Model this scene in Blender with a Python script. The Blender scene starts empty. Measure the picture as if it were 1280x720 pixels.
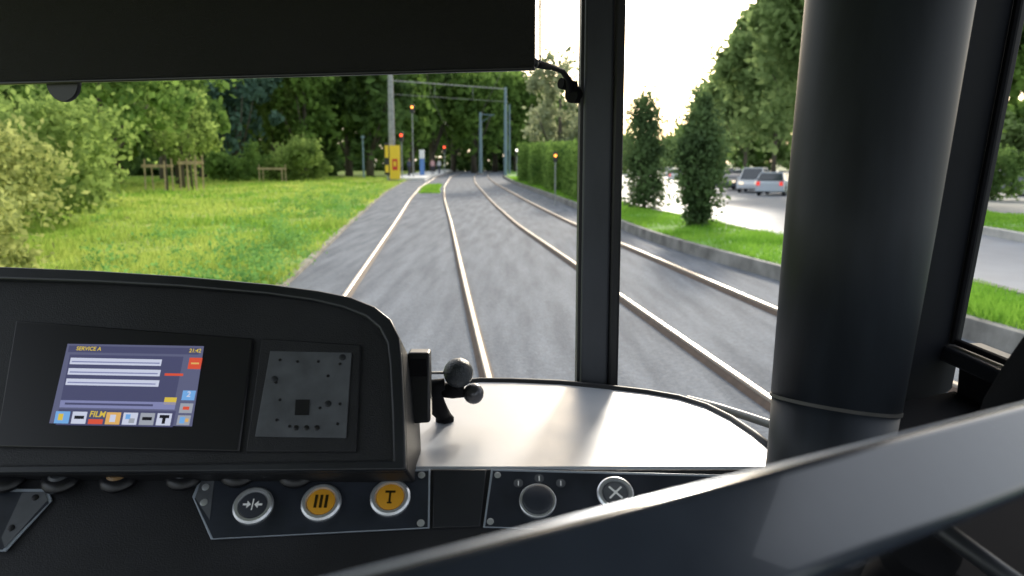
import bpy, bmesh, math, random
import numpy as np
from mathutils import Vector, Matrix
random.seed(4); RNG=np.random.default_rng(7)
SC=bpy.context.scene; COL=SC.collection
CAM=Vector((0,0,1.68)); TH=math.radians(9.02); ST,CT=math.sin(TH),math.cos(TH); F=995.0
def ray(px,py):
    u=(px-640)/F; v=(py-360)/F
    return Vector((u,CT-v*ST,-ST-v*CT))
def P(px,py,t): return CAM+ray(px,py)*t
def G(px,py,z=0.0):
    r=ray(px,py); return CAM+r*((z-CAM.z)/r.z)
# ---------------------------------------------------------------- materials
def mat(name,col,rough=.6,metal=0,bump=0,bscale=60,var=0,vscale=3,emit=None,estr=0,spec=.5,coat=0,col2=None,stretch=None):
    m=bpy.data.materials.new(name); m.use_nodes=True; nt=m.node_tree; b=nt.nodes['Principled BSDF']
    b.inputs['Base Color'].default_value=(*col,1); b.inputs['Roughness'].default_value=rough
    b.inputs['Metallic'].default_value=metal; b.inputs['Specular IOR Level'].default_value=spec
    b.inputs['Coat Weight'].default_value=coat
    L=nt.links.new
    if var or bump:
        tc=nt.nodes.new('ShaderNodeTexCoord'); src=tc.outputs['Object']
        if stretch:
            mp=nt.nodes.new('ShaderNodeMapping'); mp.inputs['Scale'].default_value=stretch; L(src,mp.inputs[0]); src=mp.outputs[0]
    if var:
        n=nt.nodes.new('ShaderNodeTexNoise'); n.inputs['Scale'].default_value=vscale; n.inputs['Detail'].default_value=6
        L(src,n.inputs['Vector'])
        r=nt.nodes.new('ShaderNodeValToRGB'); r.color_ramp.elements[0].position=.32; r.color_ramp.elements[1].position=.68
        c2=col2 if col2 else tuple(min(1,c*(1+var)) for c in col)
        r.color_ramp.elements[0].color=(*[c*(1-var) for c in col],1) if not col2 else (*col,1)
        r.color_ramp.elements[1].color=(*c2,1)
        L(n.outputs['Fac'],r.inputs[0]); L(r.outputs[0],b.inputs['Base Color'])
        mr=nt.nodes.new('ShaderNodeMapRange'); mr.inputs['To Min'].default_value=max(0,rough-.1); mr.inputs['To Max'].default_value=min(1,rough+.12)
        L(n.outputs['Fac'],mr.inputs[0]); L(mr.outputs[0],b.inputs['Roughness'])
    if bump:
        n2=nt.nodes.new('ShaderNodeTexNoise'); n2.inputs['Scale'].default_value=bscale; n2.inputs['Detail'].default_value=4
        L(src,n2.inputs['Vector'])
        bp=nt.nodes.new('ShaderNodeBump'); bp.inputs['Strength'].default_value=bump; bp.inputs['Distance'].default_value=.01
        L(n2.outputs['Fac'],bp.inputs['Height']); L(bp.outputs[0],b.inputs['Normal'])
    if emit:
        b.inputs['Emission Color'].default_value=(*emit,1); b.inputs['Emission Strength'].default_value=estr
    return m
def leafmat(name,dark,light,trans=.45,scale=.6,gain=2.2):
    m=bpy.data.materials.new(name); m.use_nodes=True; nt=m.node_tree; nt.nodes.clear(); L=nt.links.new
    g=nt.nodes.new('ShaderNodeNewGeometry'); n=nt.nodes.new('ShaderNodeTexNoise'); n.inputs['Scale'].default_value=scale; n.inputs['Detail'].default_value=3
    L(g.outputs['Position'],n.inputs['Vector'])
    ad=nt.nodes.new('ShaderNodeMath'); ad.operation='MULTIPLY_ADD'; ad.inputs[1].default_value=.3
    L(g.outputs['Random Per Island'],ad.inputs[0])
    m2=nt.nodes.new('ShaderNodeMath'); m2.operation='MULTIPLY_ADD'; m2.inputs[1].default_value=gain; m2.inputs[2].default_value=.35-gain*.5
    L(n.outputs['Fac'],m2.inputs[0]); L(m2.outputs[0],ad.inputs[2])
    r=nt.nodes.new('ShaderNodeValToRGB'); r.color_ramp.elements[0].color=(*dark,1); r.color_ramp.elements[1].color=(*light,1)
    L(ad.outputs[0],r.inputs[0])
    d=nt.nodes.new('ShaderNodeBsdfDiffuse')
    L(r.outputs[0],d.inputs['Color'])
    t=nt.nodes.new('ShaderNodeBsdfTranslucent'); L(r.outputs[0],t.inputs['Color'])
    mx=nt.nodes.new('ShaderNodeMixShader'); mx.inputs[0].default_value=trans
    L(d.outputs[0],mx.inputs[1]); L(t.outputs[0],mx.inputs[2])
    o=nt.nodes.new('ShaderNodeOutputMaterial'); L(mx.outputs[0],o.inputs[0]); return m
M={}
M['cab']=mat('cab_plastic',(.020,.0205,.024),.55,bump=.2,bscale=500,var=.25,vscale=6,spec=.4)
M['cabs']=mat('cab_smooth',(.022,.024,.029),.38,var=.3,vscale=4)
M['blind']=mat('blind_fabric',(.020,.019,.021),.8,bump=.3,bscale=700,var=.2,vscale=5,spec=.3)
M['column']=mat('column_paint',(.022,.026,.034),.48,var=.75,vscale=8,stretch=(1,1,.16),spec=.27)
M['frame']=mat('frame_paint',(.009,.010,.013),.7,var=.4,vscale=5,stretch=(1,1,.3),spec=.08)
M['pillar']=mat('pillar_paint',(.065,.072,.088),.5,var=.4,vscale=6,stretch=(1,1,.3))
M['rubber']=mat('black_rubber',(.010,.010,.012),.8,spec=.12)
M['gasket']=mat('gasket',(.020,.021,.024),.5)
M['lining']=mat('cab_lining',(.28,.28,.28),.7,var=.08,vscale=3)
M['desk']=mat('desk_top',(.42,.45,.50),.36,var=.06,vscale=9,bump=.04,bscale=900)
M['plate']=mat('plate_black',(.026,.031,.043),.40,var=.25,vscale=20)
M['platee']=mat('plate_edge',(.40,.45,.52),.4,metal=.2)
M['steel']=mat('brushed_steel',(.80,.82,.85),.35,metal=.7)
M['greyp']=mat('grey_panel',(.105,.112,.125),.55,var=.2,vscale=30)
M['bezel']=mat('bezel',(.012,.012,.015),.38)
M['orange']=mat('orange_cap',(.68,.34,.03),.4,emit=(1,.42,.02),estr=.04)
M['white']=mat('white_mark',(.8,.8,.78),.5,emit=(.8,.85,.9),estr=.1)
M['dark']=mat('dark_cap',(.055,.06,.075),.3)
M['blackmark']=mat('black_mark',(.03,.02,.0),.5)
M['glove']=mat('rail_grip',(.050,.062,.088),.20,var=.3,vscale=8,coat=.3)
def em(n,c,s=1.0): return mat(n,(.02,.02,.02),.25,emit=c,estr=s)
M['scr']=em('screen_blue',(.13,.14,.25),.8); M['scr2']=em('screen_dark',(.075,.08,.17),.85)
M['scrw']=em('screen_white',(.62,.66,.82),.9); M['scry']=em('screen_yellow',(.80,.60,.08),.8)
M['scrr']=em('screen_red',(.80,.10,.05),.8); M['scrb']=em('screen_cyan',(.18,.42,.8),.9); M['scrl']=em('screen_lilac',(.26,.28,.52),.8)
M['scrk']=em('screen_black',(.01,.01,.02),.5); M['scrg']=em('screen_grey',(.40,.43,.5),.8); M['scro']=em('screen_orange',(.85,.5,.15),.8)
# ---------------------------------------------------------------- mesh helpers
class MB:
    def __init__(s): s.v=[]; s.f=[]
    def prism(s,pts,vec):
        n=len(pts); o=len(s.v); vec=Vector(vec)
        s.v+=[Vector(p) for p in pts]; s.v+=[Vector(p)+vec for p in pts]
        s.f.append([o+i for i in range(n)][::-1]); s.f.append([o+n+i for i in range(n)])
        for i in range(n):
            j=(i+1)%n; s.f.append([o+i,o+j,o+n+j,o+n+i])
        return s
    def box(s,a,b):
        (x0,y0,z0),(x1,y1,z1)=a,b
        return s.prism([(x0,y0,z0),(x1,y0,z0),(x1,y1,z0),(x0,y1,z0)],(0,0,z1-z0))
    def ring(s,outer,inner,vec):
        n=len(outer); o=len(s.v); vec=Vector(vec)
        for L in (outer,inner): s.v+=[Vector(p) for p in L]
        for L in (outer,inner): s.v+=[Vector(p)+vec for p in L]
        for i in range(n):
            j=(i+1)%n
            s.f+= [[o+i,o+n+i,o+n+j,o+j],[o+2*n+i,o+2*n+j,o+3*n+j,o+3*n+i],[o+i,o+j,o+2*n+j,o+2*n+i],[o+n+i,o+3*n+i,o+3*n+j,o+n+j]]
        return s
    def tube(s,path,r,n=12,cap=True):
        path=[Vector(p) for p in path]; k=len(path); rs=r if hasattr(r,'__len__') else [r]*k
        o=len(s.v); up=None
        for i,p in enumerate(path):
            d=(path[min(i+1,k-1)]-path[max(i-1,0)]).normalized()
            if up is None:
                up=Vector((0,0,1)) if abs(d.z)<.9 else Vector((0,1,0))
            a=d.cross(up).normalized(); b=a.cross(d).normalized(); up=b
            for q in range(n):
                w=2*math.pi*q/n; s.v.append(p+(a*math.cos(w)+b*math.sin(w))*rs[i])
        for i in range(k-1):
            for q in range(n):
                q2=(q+1)%n; s.f.append([o+i*n+q,o+i*n+q2,o+(i+1)*n+q2,o+(i+1)*n+q])
        if cap:
            s.f.append([o+q for q in range(n)][::-1]); s.f.append([o+(k-1)*n+q for q in range(n)])
        return s
    def lathe(s,c,ax,prof,n=32):
        c=Vector(c); ax=Vector(ax).normalized(); return s.tube_axis([(c+ax*h,r) for r,h in prof],ax,n)
    def tube_axis(s,pr,ax,n):
        t=Vector((1,0,0)) if abs(ax.x)<.8 else Vector((0,1,0)); a=ax.cross(t).normalized(); b=ax.cross(a); o=len(s.v)
        for p,r in pr:
            for q in range(n):
                w=2*math.pi*q/n; s.v.append(p+(a*math.cos(w)+b*math.sin(w))*max(r,1e-5))
        for i in range(len(pr)-1):
            for q in range(n):
                q2=(q+1)%n; s.f.append([o+i*n+q,o+i*n+q2,o+(i+1)*n+q2,o+(i+1)*n+q])
        s.f.append([o+q for q in range(n)][::-1]); s.f.append([o+(len(pr)-1)*n+q for q in range(n)])
        return s
    def ball(s,c,r,n=20,sz=1):
        pr=[(r*math.sin(math.pi*i/n),-r*sz*math.cos(math.pi*i/n)) for i in range(n+1)]
        return s.lathe(c,(0,0,1),pr,n)
    def build(s,name,m,parent=None,smooth=False,bevel=0,loc=None,seg=2):
        me=bpy.data.meshes.new(name); org=Vector(loc) if loc is not None else Vector((0,0,0))
        me.from_pydata([tuple(v-org) for v in s.v],[],s.f)
        bm=bmesh.new(); bm.from_mesh(me); bmesh.ops.recalc_face_normals(bm,faces=bm.faces); bm.to_mesh(me); bm.free()
        me.materials.append(m)
        ob=bpy.data.objects.new(name,me); COL.objects.link(ob)
        if parent:
            ob.parent=parent
            pw=Vector((0,0,0)); q=parent
            while q: pw+=q.location; q=q.parent
            ob.location=org-pw
        else: ob.location=org
        if bevel:
            b=ob.modifiers.new('b','BEVEL'); b.width=bevel; b.segments=seg; b.limit_method='ANGLE'; b.angle_limit=math.radians(35)
        if smooth or bevel:
            for p in me.polygons: p.use_smooth=True
            if smooth!='all':
                try: me.set_sharp_from_angle(angle=math.radians(40))
                except Exception: pass
        return ob
def tag(o,label=None,cat=None,group=None,kind=None):
    if label: o['label']=label
    if cat: o['category']=cat
    if group: o['group']=group
    if kind: o['kind']=kind
    return o
def empty(name,loc,label,cat,group=None):
    o=bpy.data.objects.new(name,None); COL.objects.link(o); o.location=loc; o.empty_display_size=.2
    return tag(o,label,cat,group)
def struct(o): o['kind']='structure'; return o
# ---------------------------------------------------------------- alignment curves
def curve(pts,sm=9):
    pts=sorted(pts); Y=[p[0] for p in pts]; X=[p[1] for p in pts]
    g=np.arange(-12,220.01,.5); x=np.interp(g,Y,X)
    k=np.hanning(sm*2+1); k/=k.sum(); pad=sm
    xe=np.concatenate([x[0]+(np.arange(-pad,0))*(x[1]-x[0]),x,x[-1]+np.arange(1,pad+1)*(x[-1]-x[-2])])
    xs=np.convolve(xe,k,'valid')
    return lambda y: float(np.interp(y,g,xs)), (g,xs)
def pxpts(l,z=0):
    r=[]
    for a,b in l:
        p=G(a,b,z); r.append((p.y,p.x))
    return r
fL,tL=curve(pxpts([(487,475),(508,373),(520,320),(529,280),(534,250),(540,235),(554,222),(574,215),(592,212)])+[(-12,.87),(220,-1)],11)
fR,tR=curve(pxpts([(886,393),(734,310),(686,285),(640,255),(620,240),(607,230),(601,222),(604,216)])+[(-12,4.4),(175,-3.5),(220,3)],11)
fK,_=curve([(-12,6.1),(0,5.0),(6.6,4.45),(8,4.3),(11.4,3.8),(15,3.15),(18,2.85),(22,2.65),(28,2.35),(40,1.6),(60,.2),(84,-.9),(130,-1.2),(175,-.5),(220,6)],6)
fB,_=curve([(-12,-1.2),(0,-2.1),(10.5,-3.05),(14.3,-3.5),(21.7,-4.4),(44,-6.9),(66,-8.9),(110,-11),(220,-8)],8)
fN,_=curve([(-12,7),(0,6.0),(10,5.75),(16,5.4),(21,4.85),(27,4.1),(35,3.8),(46,3.4),(70,2.6),(130,2.5),(220,9)],6)
fF,_=curve([(-12,9.6),(0,9.6),(15,9.9),(20,10.6),(36,14.2),(47,16.8),(60,20),(80,25),(120,34),(220,50)],6)
def dip(y): return -.62*min(1,max(0,(y-17)/38))
def ribbon(fa,fb,y0,y1,z,step=1.0,nx=1,dz=None):
    mb=MB(); ys=np.arange(y0,y1+.01,step)
    for y in ys:
        a=fa(y); b=fb(y)
        for i in range(nx+1):
            w=i/nx; mb.v.append(Vector((a+(b-a)*w,y,z+(dz(y) if dz else 0))))
    for i in range(len(ys)-1):
        for j in range(nx):
            o=i*(nx+1)+j; mb.f.append([o,o+1,o+nx+2,o+nx+1])
    return mb
def sweep(f,y0,y1,prof,step=1.0,dz=None):
    mb=MB(); ys=np.arange(y0,y1+.01,step); n=len(prof)
    for y in ys:
        d=(f(y+.5)-f(y-.5)); nx=1/math.sqrt(1+d*d); ny=-d*nx
        for dx,z in prof: mb.v.append(Vector((f(y)+dx*nx,y+dx*ny,z+(dz(y) if dz else 0))))
    for i in range(len(ys)-1):
        for j in range(n):
            k=(j+1)%n; mb.f.append([i*n+j,i*n+k,(i+1)*n+k,(i+1)*n+j])
    mb.f.append(list(range(n))); mb.f.append([(len(ys)-1)*n+j for j in range(n)][::-1]); return mb
# ground
gm=mat('meadow_earth',(.18,.30,.035),.9,var=.5,vscale=.35,col2=(.40,.43,.10),bump=.6,bscale=20)
struct(MB().prism([(-700,-60,-.72),(700,-60,-.72),(700,900,-.72),(-700,900,-.72)],(0,0,.04)).build('ground',mat('far_ground',(.08,.12,.03),.9,var=.4,vscale=.2)))
struct(ribbon(lambda y:-90,lambda y:fB(y)-.0,-12,200,.02,nx=6).build('meadow',gm))
def gravelmat(name,c1,c2):
    m=mat(name,c1,.85); nt=m.node_tree; L=nt.links.new; b=nt.nodes['Principled BSDF']
    g=nt.nodes.new('ShaderNodeNewGeometry')
    v=nt.nodes.new('ShaderNodeTexVoronoi'); v.inputs['Scale'].default_value=38
    L(g.outputs['Position'],v.inputs['Vector'])
    n=nt.nodes.new('ShaderNodeTexNoise'); n.inputs['Scale'].default_value=1.6; n.inputs['Detail'].default_value=8
    mp=nt.nodes.new('ShaderNodeMapping'); mp.inputs['Scale'].default_value=(3.0,.28,1); L(g.outputs['Position'],mp.inputs[0]); L(mp.outputs[0],n.inputs['Vector'])
    r=nt.nodes.new('ShaderNodeValToRGB'); r.color_ramp.elements[0].position=.34; r.color_ramp.elements[1].position=.66
    r.color_ramp.elements[0].color=(*c1,1); r.color_ramp.elements[1].color=(*c2,1); L(n.outputs['Fac'],r.inputs[0])
    mx=nt.nodes.new('ShaderNodeMix'); mx.data_type='RGBA'; mx.blend_type='MULTIPLY'; mx.inputs[0].default_value=.4
    s=nt.nodes.new('ShaderNodeSeparateColor'); L(v.outputs['Color'],s.inputs[0])
    rr=nt.nodes.new('ShaderNodeValToRGB'); rr.color_ramp.elements[0].color=(.55,.55,.55,1); rr.color_ramp.elements[1].color=(1.3,1.3,1.3,1)
    L(s.outputs[0],rr.inputs[0]); L(r.outputs[0],mx.inputs[6]); L(rr.outputs[0],mx.inputs[7]); L(mx.outputs[2],b.inputs['Base Color'])
    bp=nt.nodes.new('ShaderNodeBump'); bp.inputs['Strength'].default_value=.4; bp.inputs['Distance'].default_value=.012; bp.invert=True
    L(v.outputs['Distance'],bp.inputs['Height']); L(bp.outputs[0],b.inputs['Normal']); return m
M['gravel']=gravelmat('gravel',(.10,.116,.138),(.17,.190,.215))
M['gravel'].node_tree.nodes['Principled BSDF'].inputs['Specular IOR Level'].default_value=.15
struct(ribbon(fB,fK,-12,200,.0,nx=8).build('track_bed',M['gravel']))
M['conc']=mat('concrete',(.20,.195,.18),.85,var=.45,vscale=2.5,bump=.4,bscale=40)
M['grassbase']=mat('verge_earth',(.12,.27,.03),.9,var=.3,vscale=1.2)
VZ=.19
struct(sweep(fK,-12,170,[(0,-.05),(.14,-.05),(.14,.205),(.02,.205)]).build('kerb_wall',M['conc'],bevel=.01))
struct(sweep(fB,-12,170,[(-.12,-.05),(.02,-.05),(.01,.05),(-.11,.05)]).build('track_edging',mat('edging_stone',(.24,.22,.18),.9,var=.5,vscale=1.6,bump=.5,bscale=20)))
struct(ribbon(lambda y:fK(y)+.14,fN,-12,170,VZ,nx=3).build('verge',M['grassbase']))
struct(sweep(fN,-12,170,[(0,-.55),(.14,-.55),(.14,.21),(0,.21)]).build('road_kerb',M['conc']))
struct(ribbon(lambda y:fN(y)+.14,fF,-12,200,.12,nx=2,dz=dip).build('road',mat('asphalt',(.21,.23,.26),.6,var=.12,vscale=1.5,bump=.3,bscale=60)))
struct(sweep(fF,-12,190,[(0,.1),(.2,.1),(.2,.28),(0,.28)],dz=dip).build('far_kerb',mat('pale_kerb',(.42,.41,.38),.8,var=.2,vscale=3)))
struct(ribbon(lambda y:fF(y)+.2,lambda y:fF(y)+3.2,-12,190,.27,nx=2,dz=dip).build('far_verge',M['grassbase']))
struct(ribbon(lambda y:fF(y)+3.2,lambda y:fF(y)+60,-12,190,.22,nx=2,dz=dip).build('pavement',mat('paving',(.2,.21,.2),.8,var=.15,vscale=1)))
# rails
M['rail']=mat('rail_steel',(.56,.49,.41),.36,metal=.7,var=.22,vscale=3,stretch=(1,.05,1))
M['railside']=mat('rail_rust',(.085,.058,.042),.8,var=.3,vscale=8)
def track(f,label,grp):
    root=empty('tram_track',(f(8),8,0),label,'track',grp)
    for s in (-1,1):
        c=s*.755; w=.022
        sweep(f,-10,190,[(c-.075,-.02),(c+.075,-.02),(c+.045,.02),(c+.022,.045),(c-.022,.045),(c-.045,.02)]).build('rail_web',M['railside'],root)
        sweep(f,-10,190,[(c-w,.045),(c+w,.045),(c+w,.066),(c+w-.007,.072),(c-w+.007,.072),(c-w,.066)]).build('rail_head',M['rail'],root)
track(fL,'left pair of shiny rails running directly under the cab','tram tracks'); track(fR,'right pair of shiny rails beyond the windscreen divider','tram tracks')
# ---------------------------------------------------------------- foliage
def npmesh(name,V,Fc,m,parent=None):
    me=bpy.data.meshes.new(name); me.from_pydata(V.tolist(),[],Fc.tolist()); me.materials.append(m)
    ob=bpy.data.objects.new(name,me); COL.objects.link(ob)
    if parent:
        ob.parent=parent; me.transform(Matrix.Translation(-parent.location))
    return ob
def leafquads(C,s):
    n=len(C); a=RNG.normal(size=(n,3)); a/=np.linalg.norm(a,axis=1)[:,None]
    b=np.cross(a,RNG.normal(size=(n,3))); b/=np.linalg.norm(b,axis=1)[:,None]
    s=(s*RNG.uniform(.6,1.3,n))[:,None]
    V=np.stack([C+a*s,C+b*s*.62+a*s*.1,C-a*s,C-b*s*.62+a*s*.1],1).reshape(-1,3)
    return V,np.arange(n*4).reshape(-1,4)
def crownpts(blobs,n,clump=.22,ncl=None,shell=.45):
    out=[]; vol=[(b[3]*b[4]*b[5])**.75 for b in blobs]; tv=sum(vol)
    for b,v in zip(blobs,vol):
        k=max(8,int(n*v/tv)); nc=ncl or max(14,k//50)
        d=RNG.normal(size=(nc,3)); d/=np.linalg.norm(d,axis=1)[:,None]
        rr=RNG.uniform(shell**3,1,nc)**(1/3.)*RNG.uniform(.82,1.10,nc)
        c=d*rr[:,None]
        cs=RNG.uniform(.6,1.4,nc)*clump
        idx=RNG.integers(0,nc,k); p=c[idx]+RNG.normal(size=(k,3))*cs[idx][:,None]*.6
        out.append(p*np.array([b[3],b[4],b[5]])+np.array([b[0],b[1],b[2]]))
    return np.concatenate(out)
LM={'dk':leafmat('leaf_dark',(.055,.10,.038),(.17,.28,.08),.48),
    'md':leafmat('leaf_mid',(.07,.135,.036),(.25,.39,.09),.52),
    'lt':leafmat('leaf_light',(.12,.19,.05),(.36,.48,.13),.55),
    'yl':leafmat('leaf_yellow',(.20,.25,.07),(.52,.56,.20),.55,1.2),
    'bl':leafmat('leaf_blue',(.055,.105,.08),(.17,.28,.20),.48),
    'pl':leafmat('leaf_pale',(.25,.29,.17),(.46,.50,.30),.55),
    'st':leafmat('leaf_street_hazed',(.13,.20,.07),(.36,.48,.19),.62),  # distance haze put into the leaf colour: paler and bluer
    'sh':leafmat('leaf_shrub',(.055,.09,.045),(.17,.26,.10),.5,1.5)}
M['bark']=mat('bark',(.09,.075,.055),.9,var=.4,vscale=6,bump=.6,bscale=25,stretch=(1,1,.2))
def tree(name,x,y,h,w,crown0,n,ls,lm,label,cat,group=None,z=0,tr=None,limbs=4,shape='round'):
    root=empty(name,(x,y,z),label,cat,group); tr=tr or h*.018+.05
    lean=random.uniform(-.3,.3)*h*.04
    mb=MB(); top=crown0+(h-crown0)*.55
    mb.tube([(x,y,z-.05),(x+lean*.3,y,z+top*.4),(x+lean,y,z+top)],[tr*1.25,tr*.9,tr*.35],8)
    for i in range(limbs):
        a=random.uniform(0,6.28); b=crown0*random.uniform(.75,1.1)+ .1
        mb.tube([(x+lean*.4,y,z+b),(x+math.cos(a)*w*.25,y+math.sin(a)*w*.25,z+b+(h-b)*.28),(x+math.cos(a)*w*.38,y+math.sin(a)*w*.38,z+b+(h-b)*.45)],[tr*.4,tr*.22,tr*.08],6)
    mb.build('trunk',M['bark'],root,smooth='all')
    ch=h-crown0; kw={}
    if shape=='cone':
        blobs=[(0,0,crown0+ch*(.08+.13*i),w*.5*r,w*.5*r,ch*.14) for i,r in enumerate([.6,.75,.9,1,.95,.78,.5])]; kw=dict(clump=.5,shell=.2)
    elif shape=='column':
        blobs=[(random.uniform(-.05,.05)*w,0,crown0+ch*(.1+.2*i),w*.5*[.9,1,1,.92,.7][i],w*.5*[.9,1,1,.92,.7][i],ch*.17) for i in range(5)]; kw=dict(clump=.5,shell=.2)
    else:
        blobs=[(0,0,crown0+ch*.5,w*.42,w*.42,ch*.45)]
        for i in range(5):
            a=random.uniform(0,6.28); blobs.append((math.cos(a)*w*.28,math.sin(a)*w*.28,crown0+ch*random.uniform(.22,.8),w*.26,w*.26,ch*.2))
    C=crownpts([(b[0]+x,b[1]+y,b[2]+z,b[3],b[4],b[5]) for b in blobs],n,**kw)
    V,Fc=leafquads(C,ls); npmesh('crown',V,Fc,LM[lm],root); return root
def shrub(name,x,y,h,w,n,ls,lm,label,cat='shrub',group=None,z=0,box=False):
    root=empty(name,(x,y,z),label,cat,group)
    mb=MB()
    for i in range(5):
        a=i*1.3; mb.tube([(x,y,z-.02),(x+math.cos(a)*w*.12,y+math.sin(a)*w*.12,z+h*.3),(x+math.cos(a)*w*.25,y+math.sin(a)*w*.25,z+h*.6)],[.03,.02,.008],5)
    mb.build('stem',M['bark'],root)
    if box:
        C=RNG.uniform(-1,1,(n,3))*np.array([w*.4,w*1.9,h*.5])*(1+RNG.normal(size=(n,1))*.03)+np.array([x,y,z+h*.5])
    else:
        bl=[(x,y,z+h*.42,w*.42,w*.42,h*.42)]
        for i in range(8):
            a=i*.8+random.random(); bl.append((x+math.cos(a)*w*.34,y+math.sin(a)*w*.34,z+h*random.uniform(.18,.78),w*.18,w*.18,h*.2))
        C=crownpts(bl,n,clump=.38)
    C=C[C[:,2]>z]
    V,Fc=leafquads(C,ls); npmesh('foliage',V,Fc,LM[lm],root); return root
def px_loc(px,y): return (px-640)/F*y/(CT+.13*ST)
wl='tall woodland tree in the dark row behind the tram stop'
i=0
for px in range(385,700,26):
    y=random.uniform(112,140) if px>500 else random.uniform(88,110)
    h=random.uniform(17,21) if px<640 else random.uniform(14,16)
    tree('woodland_tree',px_loc(px,y),y,h,random.uniform(8,10),2.2,3000,.55,['dk','md','md'][i%3],wl,'tree','woodland trees behind the tram stop'); i+=1
wl2='tall woodland tree at the back of the meadow'
for px,y,h,lm in [(-150,38,10,'md'),(-60,42,10,'md'),(20,48,11,'dk'),(90,55,12,'md'),(150,60,13,'dk'),(205,75,14,'lt'),(255,82,15,'bl'),(300,78,15,'bl'),(345,85,16,'lt'),(385,84,16,'md'),(225,58,11,'md'),(130,40,9.5,'md')]:
    tree('woodland_tree',px_loc(px,y),y,h,8,1.5,3600,.36 if y>50 else .24,lm,wl2,'tree','woodland trees along the back of the meadow')
C=[]
for k in range(24000):
    px=random.uniform(-250,700); y=97 if px<420 else 148
    y+=random.uniform(-3,3); hm=17 if px<420 else (23 if px<655 else 13)
    C.append((px_loc(px,y),y,hm*random.random()**1.15))
C=np.array(C); V,Fc=leafquads(C,.9); tag(npmesh('woodland_edge',V,Fc,LM['dk']),'dense dark woodland mass behind the meadow and stop','woodland',kind='stuff')
tree('pale_tree',px_loc(700,62),62,10.8,5.5,1.0,3800,.2,'pl','pale thin tree just left of the windscreen divider','tree')
tree('willow_tree',px_loc(228,50),50,6.5,5,1.0,3500,.16,'lt','light green feathery tree behind the staked saplings','tree')
shrub('meadow_shrub',px_loc(372,70),70,4.3,5.6,3500,.2,'lt','round bright green shrub at the back of the meadow')
shrub('meadow_shrub',px_loc(322,74),74,2.6,4,1800,.18,'md','low green shrub left of the round bright one')
shrub('meadow_shrub',px_loc(290,68),68,3.6,4.5,2200,.2,'md','mid green shrub behind the small wooden frame')
shrub('bank_shrub',-7.2,8.6,1.9,3.4,9000,.055,'yl','pale golden shrub at the left edge nearest the cab')
shrub('bank_shrub',-10.4,14.0,3.0,4.4,11000,.075,'yl','big yellow green shrub behind the nearest golden one')
shrub('bank_shrub',-12.9,20,3.7,5.0,8000,.1,'lt','large green shrub third along the left bank')
shrub('bank_shrub',-16.0,28,4.3,5.5,6000,.13,'lt','farthest large shrub on the left bank before the saplings')
shrub('bank_shrub',-6.0,6.0,1.0,2.6,7000,.04,'yl','low sunlit shrub in the lower left of the windscreen')
for px,y,h,w,lm,lb,shp in [(806,25.5,3.4,1.25,'sh','narrow dark columnar shrub just right of the windscreen divider','column'),
     (874,18.6,3.05,1.08,'sh','nearer narrow dark columnar shrub on the verge, beside the road','cone')]:
    x=px_loc(px,y); x=max(x,fK(y)+.6)
    tree('columnar_shrub',x,y,h,w,.1,10000,.058,lm,lb,'shrub','narrow shrubs on the verge between track and road',z=VZ-.02,tr=.05,shape=shp,limbs=2)
for y,h,lm,lb in [(35,2.35,'md','clipped hedge block nearest the windscreen divider'),(44,2.5,'md','clipped hedge block second from the windscreen divider'),(53,2.7,'md','clipped hedge block third from the windscreen divider'),(63,2.9,'md','farthest clipped hedge block at the bend of the track')]:
    shrub('hedge_block',fK(y)+1.35,y,h,2.3,6000,.11,lm,lb,'hedge','clipped hedge blocks beside the right track',z=VZ-.02,box=True)
for px,y,h,w,lm,lb in [(1014,46,15,9.2,'st','tall bright street tree rising beside the big cab column'),
    (966,60,14,8.5,'st','street tree second from the cab column across the road'),
    (930,76,14,8.5,'st','street tree third from the cab column across the road'),
    (900,97,13,8.5,'st','street tree fourth from the cab column across the road'),
    (1300,30,11.5,7,'md','street tree seen through the right side window'),
    (1150,36,13,8,'md','street tree hidden partly behind the big cab column'),
    (1010,100,14,12,'st','pale tree behind the parked cars')]:
    tree('street_tree',px_loc(px,y),y,h,w,3.1 if px!=1300 else 3.2,9000,.27,lm,lb,'tree','street trees across the road',z=.2+dip(y),tr=.16,limbs=3)
for k,px in enumerate([655,690,735,775,805,832,860,892,925,960,1000,1240,1290,1340]):
    y=150 if px<900 else 120
    if px>1200: y=75
    tree('distant_tree',px_loc(px,y),y,random.uniform(7,10) if px not in(775,805,832) else random.uniform(6,8),12 if y>100 else 9,.4,1600,.6,'st' if k%2 else 'md','low distant tree on the skyline beyond the road','tree','distant trees beyond the road',z=-.4,limbs=2)
shrub('street_shrub',px_loc(1243,38),38,2.6,2.4,2500,.11,'dk','rounded dark shrub seen through the right side window',z=-.15)
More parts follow.
